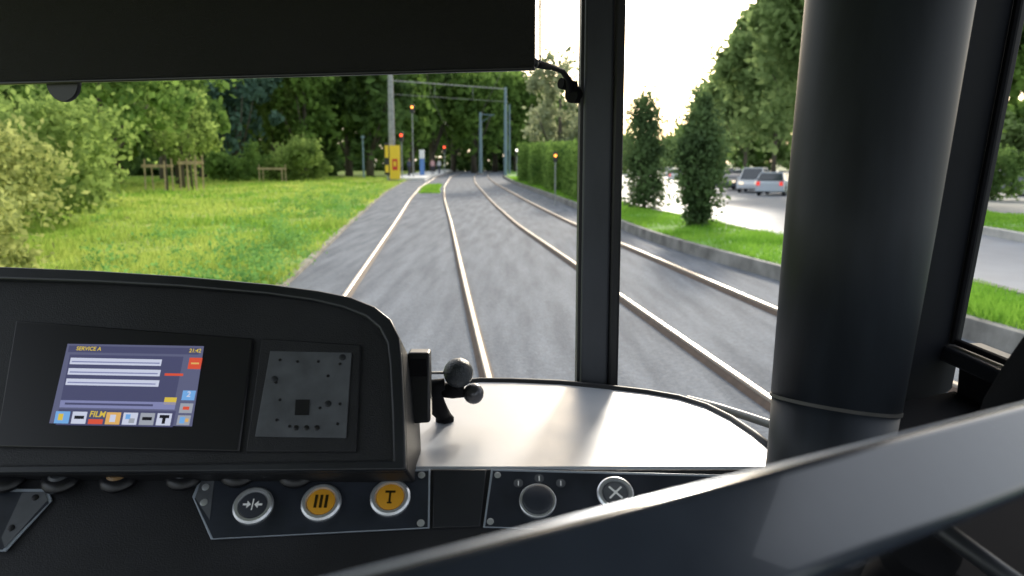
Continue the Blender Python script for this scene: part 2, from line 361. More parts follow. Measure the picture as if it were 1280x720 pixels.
def blades(n,region,y0,y1,hh,w0,m,name,z0,label,dz=None,pat=.5):
    y=np.exp(RNG.uniform(np.log(y0),np.log(y1),n)); x=np.empty(n)
    a=np.array([region(v)[0] for v in y]); b=np.array([region(v)[1] for v in y])
    x=a+(b-a)*RNG.uniform(0,1,n); sc=np.clip(y/8,1,6)
    h=hh*RNG.uniform(.4,1.25,n)*(1+pat*np.sin(x*1.3+y*.7)*np.sin(y*.9-x*.5)+pat*.6*np.sin(x*3.1-y*1.7)); w=w0*sc*RNG.uniform(.7,1.3,n); an=RNG.uniform(0,np.pi,n)
    dx=np.cos(an)*w; dy=np.sin(an)*w; lx=RNG.normal(0,.35,n)*h; ly=RNG.normal(0,.35,n)*h
    zz=np.full(n,z0)+(np.array([dz(v) for v in y]) if dz else 0)
    B=np.stack([x,y,zz],1)
    V=np.stack([B+np.stack([dx,dy,0*x],1),B-np.stack([dx,dy,0*x],1),B+np.stack([lx-dx*.2,ly-dy*.2,h],1),B+np.stack([lx+dx*.2,ly+dy*.2,h],1)],1).reshape(-1,3)
    o=npmesh(name,V,np.arange(n*4).reshape(-1,4),m); return tag(o,label,'grass',kind='stuff')
LM['gr']=leafmat('grass_sun',(.15,.34,.035),(.54,.60,.15),.5,.25,2.6); LM['gr2']=leafmat('grass_green',(.14,.32,.035),(.32,.54,.08),.5,.8)
LM['weed']=leafmat('weed',(.10,.24,.06),(.28,.50,.14),.45,1.5)
blades(120000,lambda v:(max(-45,-.85*v-2.5),fB(v)-.02),5,85,.13,.008,LM['gr'],'meadow_grass',.02,'sunlit yellow green meadow grass left of the tracks',pat=.75)
blades(40000,lambda v:(fK(v)+.12,fN(v)-.02),5,80,.085,.007,LM['gr2'],'verge_grass',VZ-.01,'bright mown grass on the verge beside the kerb wall')
blades(14000,lambda v:(fF(v)+.2,fF(v)+3.2),10,70,.09,.012,LM['gr2'],'roadside_grass',.265,'mown grass strip across the road',dip)
blades(2600,lambda v:(fL(v)-.55,fL(v)+.5),43,58,.12,.009,LM['gr2'],'track_grass',.0,'small patch of grass growing between the far left rails')
C=[]
for k in range(150):
    y=math.exp(random.uniform(math.log(8.5),math.log(48))); x=fB(y)-abs(random.gauss(0,1))*(.5+y*.07)-.1
    hh=random.uniform(.12,.42); wd=random.uniform(.08,.2)
    c=RNG.normal(size=(90,3))*np.array([wd,wd,.5*hh])*1.0+np.array([x,y,hh*.5]); C.append(c[c[:,2]>0])
V,Fc=leafquads(np.concatenate(C),.034); tag(npmesh('weeds',V,Fc,LM['weed']),'leafy green weeds growing along the edge of the track bed','weeds',kind='stuff')
# ---------------------------------------------------------------- tree guards
M['wood']=mat('pale_wood',(.48,.37,.22),.8,var=.3,vscale=5)
def guard(cx,y,w,h,np_,label,name='tree_guard'):
    root=empty(name,(cx,y,0),label,'tree guard','wooden frames on the meadow')
    for ix in range(np_):
        for iy in (0,1):
            xx=cx-w/2+w*ix/(np_-1); yy=y+iy*1.0
            MB().tube([(xx,yy,-.1),(xx+random.uniform(-.05,.05),yy,h*random.uniform(.85,1.12))],.04,8).build('post',M['wood'],root)
    for iy in (0,1):
        MB().box((cx-w/2-.1,y+iy*1.0-.09,h*.8),(cx+w/2+.1,y+iy*1.0-.05,h*.9)).build('crossbar',M['wood'],root)
def sapling(cx,y,h,label):
    tree('sapling',cx,y,h,1.5,1.6,500,.1,'lt',label,'tree','staked saplings',tr=.06,limbs=3)
guard(px_loc(194,44),44,1.1,1.7,2,'leftmost wooden stake frame round a sapling'); sapling(px_loc(209,44.6),44.6,5.2,'thin sapling inside the leftmost stake frame')
guard(px_loc(236,46),46,.9,1.9,3,'second wooden stake frame from the left'); sapling(px_loc(240,46.6),46.6,4.6,'thin sapling inside the second stake frame')
guard(px_loc(339,66),66,1.9,1.3,2,'small low wooden frame alone near the round shrub')
# ---------------------------------------------------------------- catenary masts
M['mast']=mat('mast_grey',(.28,.29,.28),.6,var=.25,vscale=4); M['mastb']=mat('mast_green',(.16,.24,.27),.6)
M['yellow']=mat('sign_yellow',(.85,.58,.03),.5); M['blackp']=mat('sign_black',(.02,.02,.02),.5); M['redp']=mat('sign_red',(.6,.03,.02),.5)
M['sw']=mat('sign_white',(.75,.75,.72),.5); M['blue']=mat('sign_blue',(.10,.22,.5),.5)
def mast(x,y,h,r,label,m='mast',arm=None):
    root=empty('overhead_line_mast',(x,y,0),label,'mast','overhead line masts')
    MB().tube([(x,y,-.1),(x,y,h*.6),(x,y,h)],[r,r*.85,r*.7],10).build('pole',M[m],root,smooth=True)
    MB().tube([(x,y,0),(x,y,.25)],[r*1.7,r*1.4],10).build('base_collar',M['conc'],root)
    if arm:
        MB().tube([(x,y,h-.25),(x+arm,y,h-.35)],.06,6).tube([(x,y,h-1.3),(x+arm*.8,y,h-.4)],.035,6).build('arm',M[m],root)
    return root
mx=px_loc(491,68); mx2=px_loc(632,86)
mast(mx,68,9.1,.30,'thick grey mast with yellow board left of the tracks')
mast(mx2,86,9.4,.2,'slim mast at the right end of the overhead cross beam','mastb')
mast(px_loc(637,98),98,8.5,.11,'thin mast just behind the right end of the cross beam','mastb')
mast(px_loc(601,104),104,7.9,.24,'distant mast between the two tracks','mastb',1.8)
beam=empty('overhead_beam',((mx+mx2)/2,77,8.5),'overhead cross beam spanning both tracks between two masts','gantry beam')
def lerp(a,b,w): return tuple(a[i]+(b[i]-a[i])*w for i in range(3))
A=(mx,67.6,8.3);B=(mx2,85.6,9.2)
MB().tube([A,B],.045,6).build('top_chord',M['mast'],beam)
A2=(mx,67.6,7.2);B2=(mx2,85.6,7.9)
MB().tube([A2,B2],.016,6).build('bottom_wire',M['mast'],beam)
for k in (2,4): MB().tube([lerp(A,B,k/6),lerp(A2,B2,k/6)],.018,5).build('hanger',M['mast'],beam)
for f,lb in ((fL,'overhead contact wire above the left track'),(fR,'overhead contact wire above the right track')):
    mb=MB().tube([(f(y),y,5.9) for y in range(0,170,4)],.014,5); tag(mb.build('contact_wire',M['blackp']),lb,'wire','overhead wires')
s=empty('platform_sign',(mx,66.9,0),'yellow and black board at the foot of the thick mast','sign')
MB().box((mx-.42,66.5,.6),(mx-.02,66.66,3.2)).build('black_panel',M['blackp'],s,bevel=.02)
MB().box((mx+.0,66.5,.25),(mx+.85,66.66,3.0)).build('yellow_panel',M['yellow'],s,bevel=.02)
MB().box((mx+.22,66.47,1.0),(mx+.65,66.495,1.9)).build('red_panel',M['redp'],s)
MB().box((mx+.32,66.44,1.3),(mx+.55,66.465,1.7)).build('yellow_patch',M['yellow'],s)
MB().box((mx-.36,66.47,2.0),(mx-.08,66.495,3.0)).build('yellow_stripe',M['yellow'],s)
MB().box((mx-.36,66.47,.8),(mx-.08,66.495,1.4)).build('yellow_stripe',M['yellow'],s)
for dx in (-.2,.7): MB().tube([(mx+dx,66.6,-.05),(mx+dx,66.6,.7)],.05,8).build('leg',M['mast'],s)
plf=lambda y: fL(y)-1.3
mbp=sweep(plf,71,150,[(-3.2,-.05),(0,-.05),(0,.27),(-3.2,.27)]); struct(mbp.build('platform',mat('platform_paving',(.66,.66,.64),.7,var=.1,vscale=1)))
def signal(x,y,h,label,col,cat='signal',k=1.0):
    root=empty('signal_post',(x,y,0),label,cat,'signals near the stop')
    MB().tube([(x,y,-.05),(x,y,h)],.05*k,8).build('post',M['mast'],root)
    MB().box((x-.18*k,y-.1*k,h-.75*k),(x+.18*k,y+.1*k,h+.05)).build('signal_head',M['blackp'],root,bevel=.02)
    MB().lathe((x,y-.1*k,h-.2*k),(0,-1,0),[(.12*k,0),(.12*k,.03),(.09*k,.05)],14).build('lamp',col,root)
red=em('lamp_red',(1,.08,.02),4); amb=em('lamp_amber',(1,.35,.05),4); wlamp=em('lamp_white',(1,.95,.8),4)
signal(px_loc(503,72),72,4.2,'red signal right of the thick mast',red); signal(px_loc(517,76),76,6.9,'tall signal with a small orange lamp below the beam',amb)
signal(px_loc(556,92),92,3.5,'short red signal between platform and track',red)
signal(px_loc(694,31),31,2.0,'low signal with orange lamp beside the clipped hedge',amb,k=.45)
signal(px_loc(646,80),80,3.0,'white lit signal right of the masts',wlamp)
b=empty('info_post',(px_loc(528,84),84,.27),'blue and white information post on the platform','sign'); bx=px_loc(528,84)
MB().box((bx-.24,83.9,.27),(bx+.24,84.1,2.0)).build('post_body',M['blue'],b,bevel=.03); MB().box((bx-.26,83.85,2.0),(bx+.26,84.15,2.9)).build('white_panel',M['sw'],b,bevel=.03)
lp=empty('lamp_post',(px_loc(455,80),80,0),'slim blue grey lamp post at the edge of the wood','lamp post'); lx=px_loc(455,80)
MB().tube([(lx,80,-.05),(lx,80,4.0)],[.09,.06],8).build('pole',M['mastb'],lp); MB().lathe((lx,80,3.9),(0,0,1),[(.08,0),(.18,.1),(.2,.22),(.08,.3)],12).build('lantern',M['mastb'],lp,smooth=True)
def person(x,y,z,top,leg,label,h=1.72,face=0):
    me=bpy.data.meshes.new('body'); k=h/1.75
    pts=[(0,0,.95),(0,0,1.15),(0,.01,1.4),(0,0,1.5),(0,-.01,1.62),(0,-.01,1.72),(.19,0,1.42),(.25,.02,1.15),(.24,-.06,.92),(-.19,0,1.42),(-.25,.02,1.15),(-.22,-.08,.93),(.1,0,.9),(.11,-.04,.5),(.11,.03,.07),(.11,-.14,.03),(-.1,0,.9),(-.1,.05,.5),(-.1,.12,.07),(-.1,-.04,.03)]
    ed=[(0,1),(1,2),(2,3),(3,4),(4,5),(2,6),(6,7),(7,8),(2,9),(9,10),(10,11),(0,12),(12,13),(13,14),(14,15),(0,16),(16,17),(17,18),(18,19)]
    ra=[.15,.14,.16,.055,.1,.085,.065,.05,.038,.065,.05,.038,.095,.07,.05,.04,.095,.07,.05,.04]
    me.from_pydata([tuple(c*k for c in p) for p in pts],ed,[]); o=bpy.data.objects.new('person',me); COL.objects.link(o); o.location=(x,y,z); o.rotation_euler.z=face
    sk=o.modifiers.new('s','SKIN'); 
    for i,r in enumerate(ra): me.skin_vertices[0].data[i].radius=(r*k,r*k*.8)
    me.skin_vertices[0].data[0].use_root=True
    o.modifiers.new('u','SUBSURF').levels=1
    m=mat('clothes',leg,.8); nt=m.node_tree; tc=nt.nodes.new('ShaderNodeTexCoord'); sp=nt.nodes.new('ShaderNodeSeparateXYZ'); nt.links.new(tc.outputs['Object'],sp.inputs[0])
    r=nt.nodes.new('ShaderNodeValToRGB'); r.color_ramp.interpolation='CONSTANT'; e=r.color_ramp.elements; e[0].color=(*leg,1); e[1].position=.47; e[1].color=(*top,1); q=e.new(.74); q.color=(.45,.27,.2,1)
    mp=nt.nodes.new('ShaderNodeMath'); mp.operation='DIVIDE'; mp.inputs[1].default_value=2*h/1.75; nt.links.new(sp.outputs[2],mp.inputs[0]); nt.links.new(mp.outputs[0],r.inputs[0]); nt.links.new(r.outputs[0],nt.nodes['Principled BSDF'].inputs['Base Color']); me.materials.append(m)
    tag(o,label,'person','people waiting on the platform')
    hm=MB().ball((x,y+.012,z+1.68*k),.1*k,10,1.05); hb=hm.build('hair',M['bark'],None,smooth='all',loc=(x,y,z)); hb.parent=o; hb.location=(0,0,0)
person(px_loc(541,90),90,.27,(.6,.35,.35),(.05,.05,.08),'person in a pink top waiting on the platform',face=.3)
person(px_loc(549,96),96,.27,(.7,.7,.7),(.06,.07,.12),'person in a white top farther along the platform',face=-.6)
person(px_loc(512,80),80,.27,(.05,.06,.1),(.03,.03,.04),'person in dark clothes beside the blue post',face=2.6)
# ---------------------------------------------------------------- cars
M['glass']=mat('car_glass',(.05,.06,.07),.1,spec=.8); M['tyre']=mat('tyre',(.03,.03,.03),.8); M['rim']=mat('rim',(.4,.4,.42),.35,metal=.8)
M['tail']=mat('tail_lens',(.4,.02,.02),.25,emit=(1,.05,.02),estr=.8); M['head']=mat('head_lens',(.7,.72,.75),.1,emit=(1,.75,.45),estr=1.2)
def car(x,y,rot,col,label,van=False):
    z=.125+dip(y)
    if x>fF(y)+.2: z=.225+dip(y)
    root=empty('parked_car',(x,y,z),label,'car','cars parked across the road')
    W=.86; roof=1.46 if not van else 1.75
    pm=mat('car_paint',col,.28,coat=.6)
    def T(p):
        c,s=math.cos(rot),math.sin(rot); return Vector((x+p[0]*c-p[1]*s,y+p[0]*s+p[1]*c,z+p[2]))
    prof=[(-2.1,.3),(-1.72,.26)]
    for a in range(0,181,20): prof.append((-1.32-.38*math.cos(math.radians(a)),.3+.36*math.sin(math.radians(a))))
    for a in range(0,181,20): prof.append((1.3-.38*math.cos(math.radians(a)),.3+.36*math.sin(math.radians(a))))
    prof+=[(1.75,.26),(2.08,.32),(2.12,.62),(1.95,.78),(1.1,.93),(-1.85,.98),(-2.08,.85)]
    mb=MB(); mb.prism([T((-W,p[0],p[1])) for p in prof],T((W,0,0))-T((-W,0,0))); mb.build('body',pm,root,bevel=.05,seg=3,loc=(x,y,z))
    lo=[(-1.95,.97),(1.15,.93)]; hi=[(-1.55 if not van else -1.85,roof-.05),(.35 if not van else .55,roof-.05)]
    mb=MB(); wl,wh=W*.95,W*.76
    mb.v+=[T((-wl,lo[0][0],lo[0][1])),T((wl,lo[0][0],lo[0][1])),T((wl,lo[1][0],lo[1][1])),T((-wl,lo[1][0],lo[1][1])),T((-wh,hi[0][0],hi[0][1])),T((wh,hi[0][0],hi[0][1])),T((wh,hi[1][0],hi[1][1])),T((-wh,hi[1][0],hi[1][1]))]
    mb.f+=[[0,1,2,3],[4,5,6,7],[0,1,5,4],[1,2,6,5],[2,3,7,6],[3,0,4,7]]; mb.build('window_glass',M['glass'],root,bevel=.02,loc=(x,y,z))
    mb=MB(); mb.prism([T((-wh-.01,hi[0][0]-.02,roof-.07)),T((wh+.01,hi[0][0]-.02,roof-.07)),T((wh+.01,hi[1][0]+.02,roof-.07)),T((-wh-.01,hi[1][0]+.02,roof-.07))],(0,0,.075))
    for sx in (-1,1):
        for (a,b_) in ((lo[0],hi[0]),(lo[1],hi[1]),((-.35,.95),(-.45,roof-.05))):
            mb.tube([T((sx*(wl+.0),a[0],a[1]-.02)),T((sx*(wh+.005),b_[0],b_[1]))],.04,6)
    mb.build('roof',pm,root,bevel=.015,loc=(x,y,z))
    ax=(T((1,0,0))-T((0,0,0)))
    for sx in (-1,1):
        for wy in (-1.32,1.3):
            c=T((sx*(W-.1),wy,.31)); w=MB().lathe(c-ax*.1,ax,[(.24,0),(.31,.02),(.31,.18),(.24,.2)],20).build('wheel',M['tyre'],root,smooth=True,loc=c)
            MB().lathe(c+ax*(sx*.085),ax*sx,[(.2,0),(.2,.02),(.06,.035)],14).build('rim',M['rim'],w,loc=c)
        MB().prism([T((sx*W*.62-.14,2.03,.6)),T((sx*W*.62+.14,2.03,.6)),T((sx*W*.62+.14,2.03,.76)),T((sx*W*.62-.14,2.03,.76))],T((0,.11,0))-T((0,0,0))).build('headlight',M['head'],root,bevel=.01,loc=(x,y,z))
        MB().prism([T((sx*W*.8-.1,-2.13,.66)),T((sx*W*.8+.1,-2.13,.66)),T((sx*W*.8+.1,-2.09,.9)),T((sx*W*.8-.1,-2.09,.9))],T((0,.1,0))-T((0,0,0))).build('tail_light',M['tail'],root,loc=(x,y,z))
        MB().ball(T((sx*(W+.08),.85,.98)),.09,8).build('mirror',pm,root,smooth='all',loc=(x,y,z))
car(px_loc(970,51),51,-.5,(.55,.60,.66),'silver blue car nearest the big cab column, across the road')
car(px_loc(942,58),58,2.7,(.72,.74,.77),'pale tall van parked second from the cab column',van=True)
car(px_loc(921,63),63,2.5,(.05,.06,.08),'dark car parked third from the cab column')
car(px_loc(908,69),69,2.7,(.40,.42,.45),'grey car parked fourth from the cab column')
car(px_loc(896,80),80,-.4,(.14,.02,.02),'dark red car parked fifth from the cab column')
car(px_loc(1000,55),55,-.9,(.06,.07,.10),'dark blue car partly hidden by the cab column')
car(px_loc(956,66),66,-.5,(.08,.08,.09),'black car behind the pale van')
car(px_loc(930,76),76,-.5,(.7,.7,.72),'white car behind the dark third car')
car(px_loc(912,90),90,2.6,(.10,.11,.13),'small dark car far back in the parked row')
car(px_loc(845,86),86,-.2,(.85,.85,.85),'small white car farthest left down the road')
car(px_loc(834,104),104,3.0,(.5,.52,.55),'tiny silver car at the far end of the road')
car(px_loc(858,98),98,2.9,(.2,.22,.28),'tiny blue grey car beside the far white one')
car(px_loc(1240,46),46,1.35,(.16,.17,.2),'grey car seen low in the right side window')
# ================================================================ CAB
def quad(fn,l): return [fn(a,b) for a,b in l]
yw=math.radians(5); el=math.radians(53.6)
BU=Vector((math.cos(yw),-math.sin(yw),0)); Wd=Vector((math.sin(yw),math.cos(yw),0)); BV=Wd*math.cos(el)+Vector((0,0,1))*math.sin(el); BN=BU.cross(BV).normalized()
BO=P(160,481,1.2)
def onpl(px,py,o,n):
    r=ray(px,py); return CAM+r*((o-CAM).dot(n)/r.dot(n))
def BF(px,py,off=0): return onpl(px,py,BO+BN*off,BN)
ce=math.radians(38); CU=Vector((1,0,0)); CV=Vector((0,math.cos(ce),math.sin(ce))); CN=CU.cross(CV)
CO=Vector((0,1.127,1.23))
def CF(px,py,off=0): return onpl(px,py,CO+CN*off,CN)
dash=empty('dashboard',(0,1.1,.35),'black tram driving desk with screen binnacle, round buttons and pale shiny top','dashboard')
DL=dash.location
out=[(-420,326),(-200,330),(0,336),(120,341),(230,348),(340,358),(400,366),(440,374),(470,386),(490,402),(501,425),(504,455),(507,520),(509,590),(300,592),(0,594),(-420,598)]
inn=[(-400,342),(-200,347),(0,352),(120,356),(230,362),(335,371),(392,379),(430,388),(458,399),(475,413),(485,432),(488,458),(491,520),(493,578),(300,581),(0,584),(-400,587)]
MB().prism(quad(BF,out),-BN*.13).build('binnacle',M['cab'],dash,bevel=.004,loc=DL)
MB().ring(quad(lambda a,b:BF(a,b,.0005),out),quad(lambda a,b:BF(a,b,.0005),inn),BN*.010).build('binnacle_hood',M['cabs'],dash,bevel=.004,loc=DL,seg=3)
hb=MB().prism(quad(lambda a,b:BF(a,b,.0005),[(22,402),(318,424),(300,566),(-4,560)]),BN*.005).build('screen_housing',M['bezel'],dash,bevel=.003,loc=DL)
hp=MB().prism(quad(lambda a,b:BF(a,b,.0005),[(328,424),(452,432),(446,566),(308,566)]),BN*.004).build('instrument_housing',M['cab'],dash,bevel=.003,loc=DL)
gp=MB().prism(quad(lambda a,b:BF(a,b,.0048),[(338,439),(440,441),(433,548),(319,546)]),BN*.002).build('indicator_panel',M['greyp'],dash,bevel=.002,loc=DL)
def dot(parent,fn,px,py,r,h,off,m,name,n=14):
    c=fn(px,py,off); ax=BN if fn is BF else CN
    return MB().lathe(c,ax,[(r,0),(r,h*.7),(r*.85,h)],n).build(name,m,parent,smooth=True,loc=DL)
MB().prism(quad(lambda a,b:BF(a,b,.0069),[(370,500),(387,500),(386,519),(369,519)]),BN*.002).build('square_socket',M['bezel'],gp,loc=DL)
for px,py in [(350,450),(372,452),(398,452),(425,455),(345,478),(350,500),(346,525),(410,470),(425,505),(400,510),(422,530),(362,533)]:
    dot(gp,BF,px,py,.0022,.001,.0069,M['bezel'],'indicator_lamp')
for px,py in [(343,474),(410,505),(428,447)]: dot(gp,BF,px,py,.005,.0015,.0069,M['cabs'],'round_cap')
for px in (370,383,396): dot(gp,BF,px,535,.004,.0015,.0069,M['bezel'],'round_cap')
O0=.0056
scr=MB().prism(quad(lambda a,b:BF(a,b,O0),[(85,430),(255,433),(240,533),(62,529)]),BN*.001).build('display_screen',M['scr'],dash,loc=DL)
def sq(x0,y0,x1,y1,m,name,lay=1):
    def sk(x,y): 
        w=(y-430)/100; return BF(x-20*w, y+ (x-85)*.02, O0+.001+.0003*lay)
    return MB().prism([sk(x0,y0),sk(x1,y0),sk(x1,y1),sk(x0,y1)],BN*.0002).build(name,m,scr,loc=DL)
sq(87,432,250,440,M['scr2'],'title_bar'); sq(90,443,232,500,M['scr2'],'menu_area')
for y,x1 in ((449,206),(462,207),(475,208)): sq(92,y-2,x1,y+6,M['scrw'],'menu_field',2); 
for y in (450,463,476): sq(94,y+1,204,y+2.5,M['scrl'],'field_text',3)
sq(213,464,236,467,M['scrr'],'red_note',2); sq(219,494,234,503,M['scry'],'yellow_icon',2)
sq(90,500,234,509,M['scrl'],'status_bar',2); sq(96,503,206,505.5,M['scr2'],'status_text',3); sq(90,511,236,531,M['scr2'],'icon_bar',1)
for k in range(7):
    x=88+k*21.2
    if k==2: 
        sq(x-1,523,x+17,529,M['scrr'],'red_icon',2); continue
    sq(x-1,514,x+17,529,M[['scrb','scrw','scry','scro','scrw','scrg','scrw'][k]],'menu_icon',2)
    if k in (1,5): sq(x+2,519,x+14,523,M['scrk'],'icon_mark',3)
    if k==0: sq(x+3,517,x+9,525,M['scry'],'icon_mark',3)
    if k==3: sq(x+4,517,x+11,526,M['scrw'],'icon_mark',3)
    if k==4: sq(x+2,516,x+8,522,M['scrb'],'icon_mark',3); sq(x+7,521,x+14,527,M['scrg'],'icon_mark',3)
    if k==6: sq(x+2,516,x+14,520,M['scrk'],'icon_mark',3); sq(x+6,520,x+10,527,M['scrk'],'icon_mark',3)
sq(240,444,256,458,M['scrr'],'red_key',2); sq(243,450,253,452,M['scro'],'key_mark',3)
for y,c in ((485,'scrb'),(501,'scrg'),(516,'scrg')): sq(240,y,256,y+12,M[c],'side_key',2)
sq(244,505,252,509,M['scrr'],'key_mark',3); sq(243,518,249,526,M['scrb'],'key_mark',3); sq(250,520,254,524,M['scro'],'key_mark',3)
def text(s,fn_c,u,v,n,size,m,parent,name):
    cu=bpy.data.curves.new('t','FONT'); cu.body=s; cu.size=size; cu.align_x='CENTER'; cu.align_y='CENTER'; cu.offset=size*.02
    to=bpy.data.objects.new('t',cu); COL.objects.link(to); bpy.context.view_layer.update()
    me=bpy.data.meshes.new_from_object(to); bpy.data.objects.remove(to); me.materials.append(m)
    R=Matrix((u,v,n)).transposed().to_4x4(); R.translation=fn_c-DL; me.transform(R)
    o=bpy.data.objects.new(name,me); COL.objects.link(o); o.parent=parent; return o
text('SERVICE A',BF(111,436,O0+.0019),BU,BV,BN,.0088,M['scry'],scr,'title_text')
text('21:42',BF(244,438.5,O0+.0019),BU,BV,BN,.0085,M['scry'],scr,'clock_text')
text('FILM',BF(122,518,O0+.0024),BU,BV,BN,.0125,M['scry'],scr,'film_text')
text('2',BF(236,493,O0+.0024),BU,BV,BN,.012,M['scrw'],scr,'key_text')
x0,x1=-1.45,.50
yz=[(1.127,1.2285),(1.127-.25*math.cos(ce),1.2285-.25*math.sin(ce)),(.93-.02,.95),(.98,.35),(1.18,.35),(1.18,1.2100)]
MB().prism([(x0,a,b) for a,b in yz],(x1-x0,0,0)).build('console',M['cab'],dash,bevel=.003,loc=DL)
ZT=1.23
far=[(515,520),(560,482),(600,478),(640,478.5),(700,481),(760,487),(810,493),(850,500),(885,511),(915,526),(945,546),(982,577)]
farp=[G(a,b,ZT) for a,b in far]
mb=MB(); yf=1.127; n=len(farp)
top=[(p.x,p.y) for p in farp]
bot=[(p.x,yf) for p in farp]
for (a,b_) in zip(top,bot):
    mb.v+= [Vector((a[0],a[1],ZT+.0015)),Vector((b_[0],min(b_[1],a[1]-.01),ZT+.0015)),Vector((a[0],a[1],ZT-.013)),Vector((b_[0],min(b_[1],a[1]-.01),ZT-.013))]
for i in range(n-1):
    o=i*4; mb.f+=[[o,o+1,o+5,o+4],[o+2,o+6,o+7,o+3],[o,o+4,o+6,o+2],[o+1,o+3,o+7,o+5]]
mb.f+=[[0,2,3,1],[(n-1)*4,(n-1)*4+1,(n-1)*4+3,(n-1)*4+2]]
mb.build('desk_top',M['desk'],dash,bevel=.003,loc=DL)
MB().tube([p+Vector((0,.006,.002)) for p in farp],.0065,10).build('rubber_rim',M['gasket'],dash,smooth='all',loc=DL)
def plate(l,name,e0=2.4,e1=1.9):
    e=MB().prism(quad(lambda a,b:CF(a,b,.0008),l),CN*.0030).build(name,M['platee'],dash,bevel=.0008,loc=DL)
    cx=sum(p[0] for p in l)/len(l); cy=sum(p[1] for p in l)/len(l)
    def ins(p):
        dx,dy=cx-p[0],cy-p[1]; return (p[0]+math.copysign(e0,dx),p[1]+math.copysign(e1,dy))
    MB().prism(quad(lambda a,b:CF(a,b,.0039),[ins(p) for p in l]),CN*.0006).build('plate_face',M['plate'],e,loc=DL)
    return e
p1=plate([(250,600),(538,587),(537,661),(264,675),(241,622)],'button_plate')
MB().prism(quad(lambda a,b:CF(a,b,.0047),[(251,602),(268,601),(262,650),(244,622)]),CN*.0004).build('grey_corner',M['greyp'],p1,loc=DL)
for a,b_ in ((257,609),(255,628),(527,594),(526,654)): dot(p1,CF,a,b_,.0055,.001,.0052,M['steel'],'screw')
p2=plate([(614,587),(960,596),(960,672),(604,660)],'switch_plate')
for a,b_ in ((622,594),(613,652)): dot(p2,CF,a,b_,.005,.001,.0047,M['steel'],'screw')
MB().prism(quad(lambda a,b:CF(a,b,.0008),[(542,588),(608,588),(600,659),(541,661)]),CN*.0028).build('blank_plate',M['cabs'],dash,bevel=.001,loc=DL)
p3=plate([(-60,612),(60,612),(66,626),(8,690),(-60,692)],'end_plate',5.0,3)
MB().prism(quad(lambda a,b:CF(a,b,.0047),[(28,616),(56,615),(60,625),(6,685),(2,672)]),CN*.0006).build('grey_corner',M['greyp'],p3,loc=DL)
for a,b_ in ((44,622),(14,660)): dot(p3,CF,a,b_,.005,.001,.0054,M['bezel'],'screw')
def sc(px,py,r): return (CF(px+r,py)-CF(px-r,py)).length/2
def button(px,py,r,capm,icon,label,parent=dash):
    R=sc(px,py,r); c=CF(px,py,.0045)
    b=MB().lathe(c,CN,[(R,0),(R,.004),(R*.9,.0065),(R*.76,.0065),(R*.70,.003)],36).build('push_button',M['steel'],parent,smooth=True,loc=DL); b['label']=label
    MB().lathe(c+CN*.0031,CN,[(R*.69,0),(R*.69,.0015),(R*.6,.0025)],32).build('button_cap',capm,b,smooth=True,loc=DL)
    mb=MB(); h=c+CN*.0058
    def rc(a0,b0,a1,b1): mb.prism([h+CU*a0*R+CV*b0*R,h+CU*a1*R+CV*b0*R,h+CU*a1*R+CV*b1*R,h+CU*a0*R+CV*b1*R],CN*.0004)
    def tri(pts): mb.prism([h+CU*a*R+CV*b_*R for a,b_ in pts],CN*.0004)
    if icon=='arrows':
        tri([(-.08,0),(-.28,.2),(-.28,-.2)]); tri([(.08,0),(.28,.2),(.28,-.2)]); rc(-.48,-.05,-.28,.05); rc(.28,-.05,.48,.05); rc(-.03,-.3,.03,.3); m=M['white']
    if icon=='doors':
        for k in (-.32,-.06,.2): rc(k,-.35,k+.14,.35)
        m=M['blackmark']
    if icon=='tee':
        rc(-.05,-.35,.05,.3); rc(-.25,.2,.25,.32); rc(-.12,-.38,.12,-.3); m=M['blackmark']
    if icon=='cross':
        tri([(-.38,-.3),(-.3,-.38),(.38,.3),(.3,.38)]); mb2=[(.38,-.3),(.3,-.38),(-.38,.3),(-.3,.38)]; h=h+CN*.0005; tri(mb2)
        h=h+CN*.0005; rc(-.1,-.1,.1,.1); m=M['white']
    mb.build('button_icon',m,b,loc=DL)
button(317,633,25,M['dark'],'arrows','black push button with white facing arrows')
button(402,629,25,M['orange'],'doors','orange push button with three dark bars')
button(488,623,25,M['orange'],'tee','orange push button with dark T mark')
button(769,618,23,M['greyp'],'cross','grey push button with white crossed mark')
R=sc(672,627,23); c=CF(672,627,.0045)
k=MB().lathe(c,CN,[(R,0),(R,.004),(R*.96,.005),(R*.86,.005)],36).build('rotary_switch',M['steel'],dash,smooth=True,loc=DL)
MB().lathe(c+CN*.0048,CN,[(R*.85,0),(R*.82,.004),(R*.72,.006)],32).build('switch_knob',M['plate'],k,smooth=True,loc=DL)
for a,b_ in ((648,604),(674,598),(701,604)): dot(p2,CF,a,b_,.007,.0006,.0047,M['greyp'],'switch_mark'); 
for a,b_ in ((648,604),(674,598),(701,604)): MB().prism([CF(a,b_,.0054)+CU*u+CV*v for u,v in ((-.0008,-.004),(.0008,-.004),(.0008,.004),(-.0008,.004))],CN*.0003).build('mark_line',M['white'],p2,loc=DL)
am=mat('amber_cap',(.28,.16,.06),.4); bm_=mat('blue_cap',(.05,.13,.4),.4); gm_=mat('grey_cap',(.06,.065,.075),.4)
for a,b_,cm in ((10,601,None),(78,602,gm_),(150,601,am),(232,598,gm_),(300,594,gm_),(372,595,bm_)):
    c=CF(a,b_,.001); kb=MB().lathe(c,(0,-.4,1),[(.026,0),(.028,.006),(.025,.012),(.02,.015)],24).build('rotary_knob',M['bezel'],dash,smooth=True,loc=DL)
    if cm: MB().lathe(c+Vector((0,-.0055,.0140)),(0,-.4,1),[(.016,0),(.013,.003)],20).build('knob_cap',cm,kb,smooth=True,loc=DL)
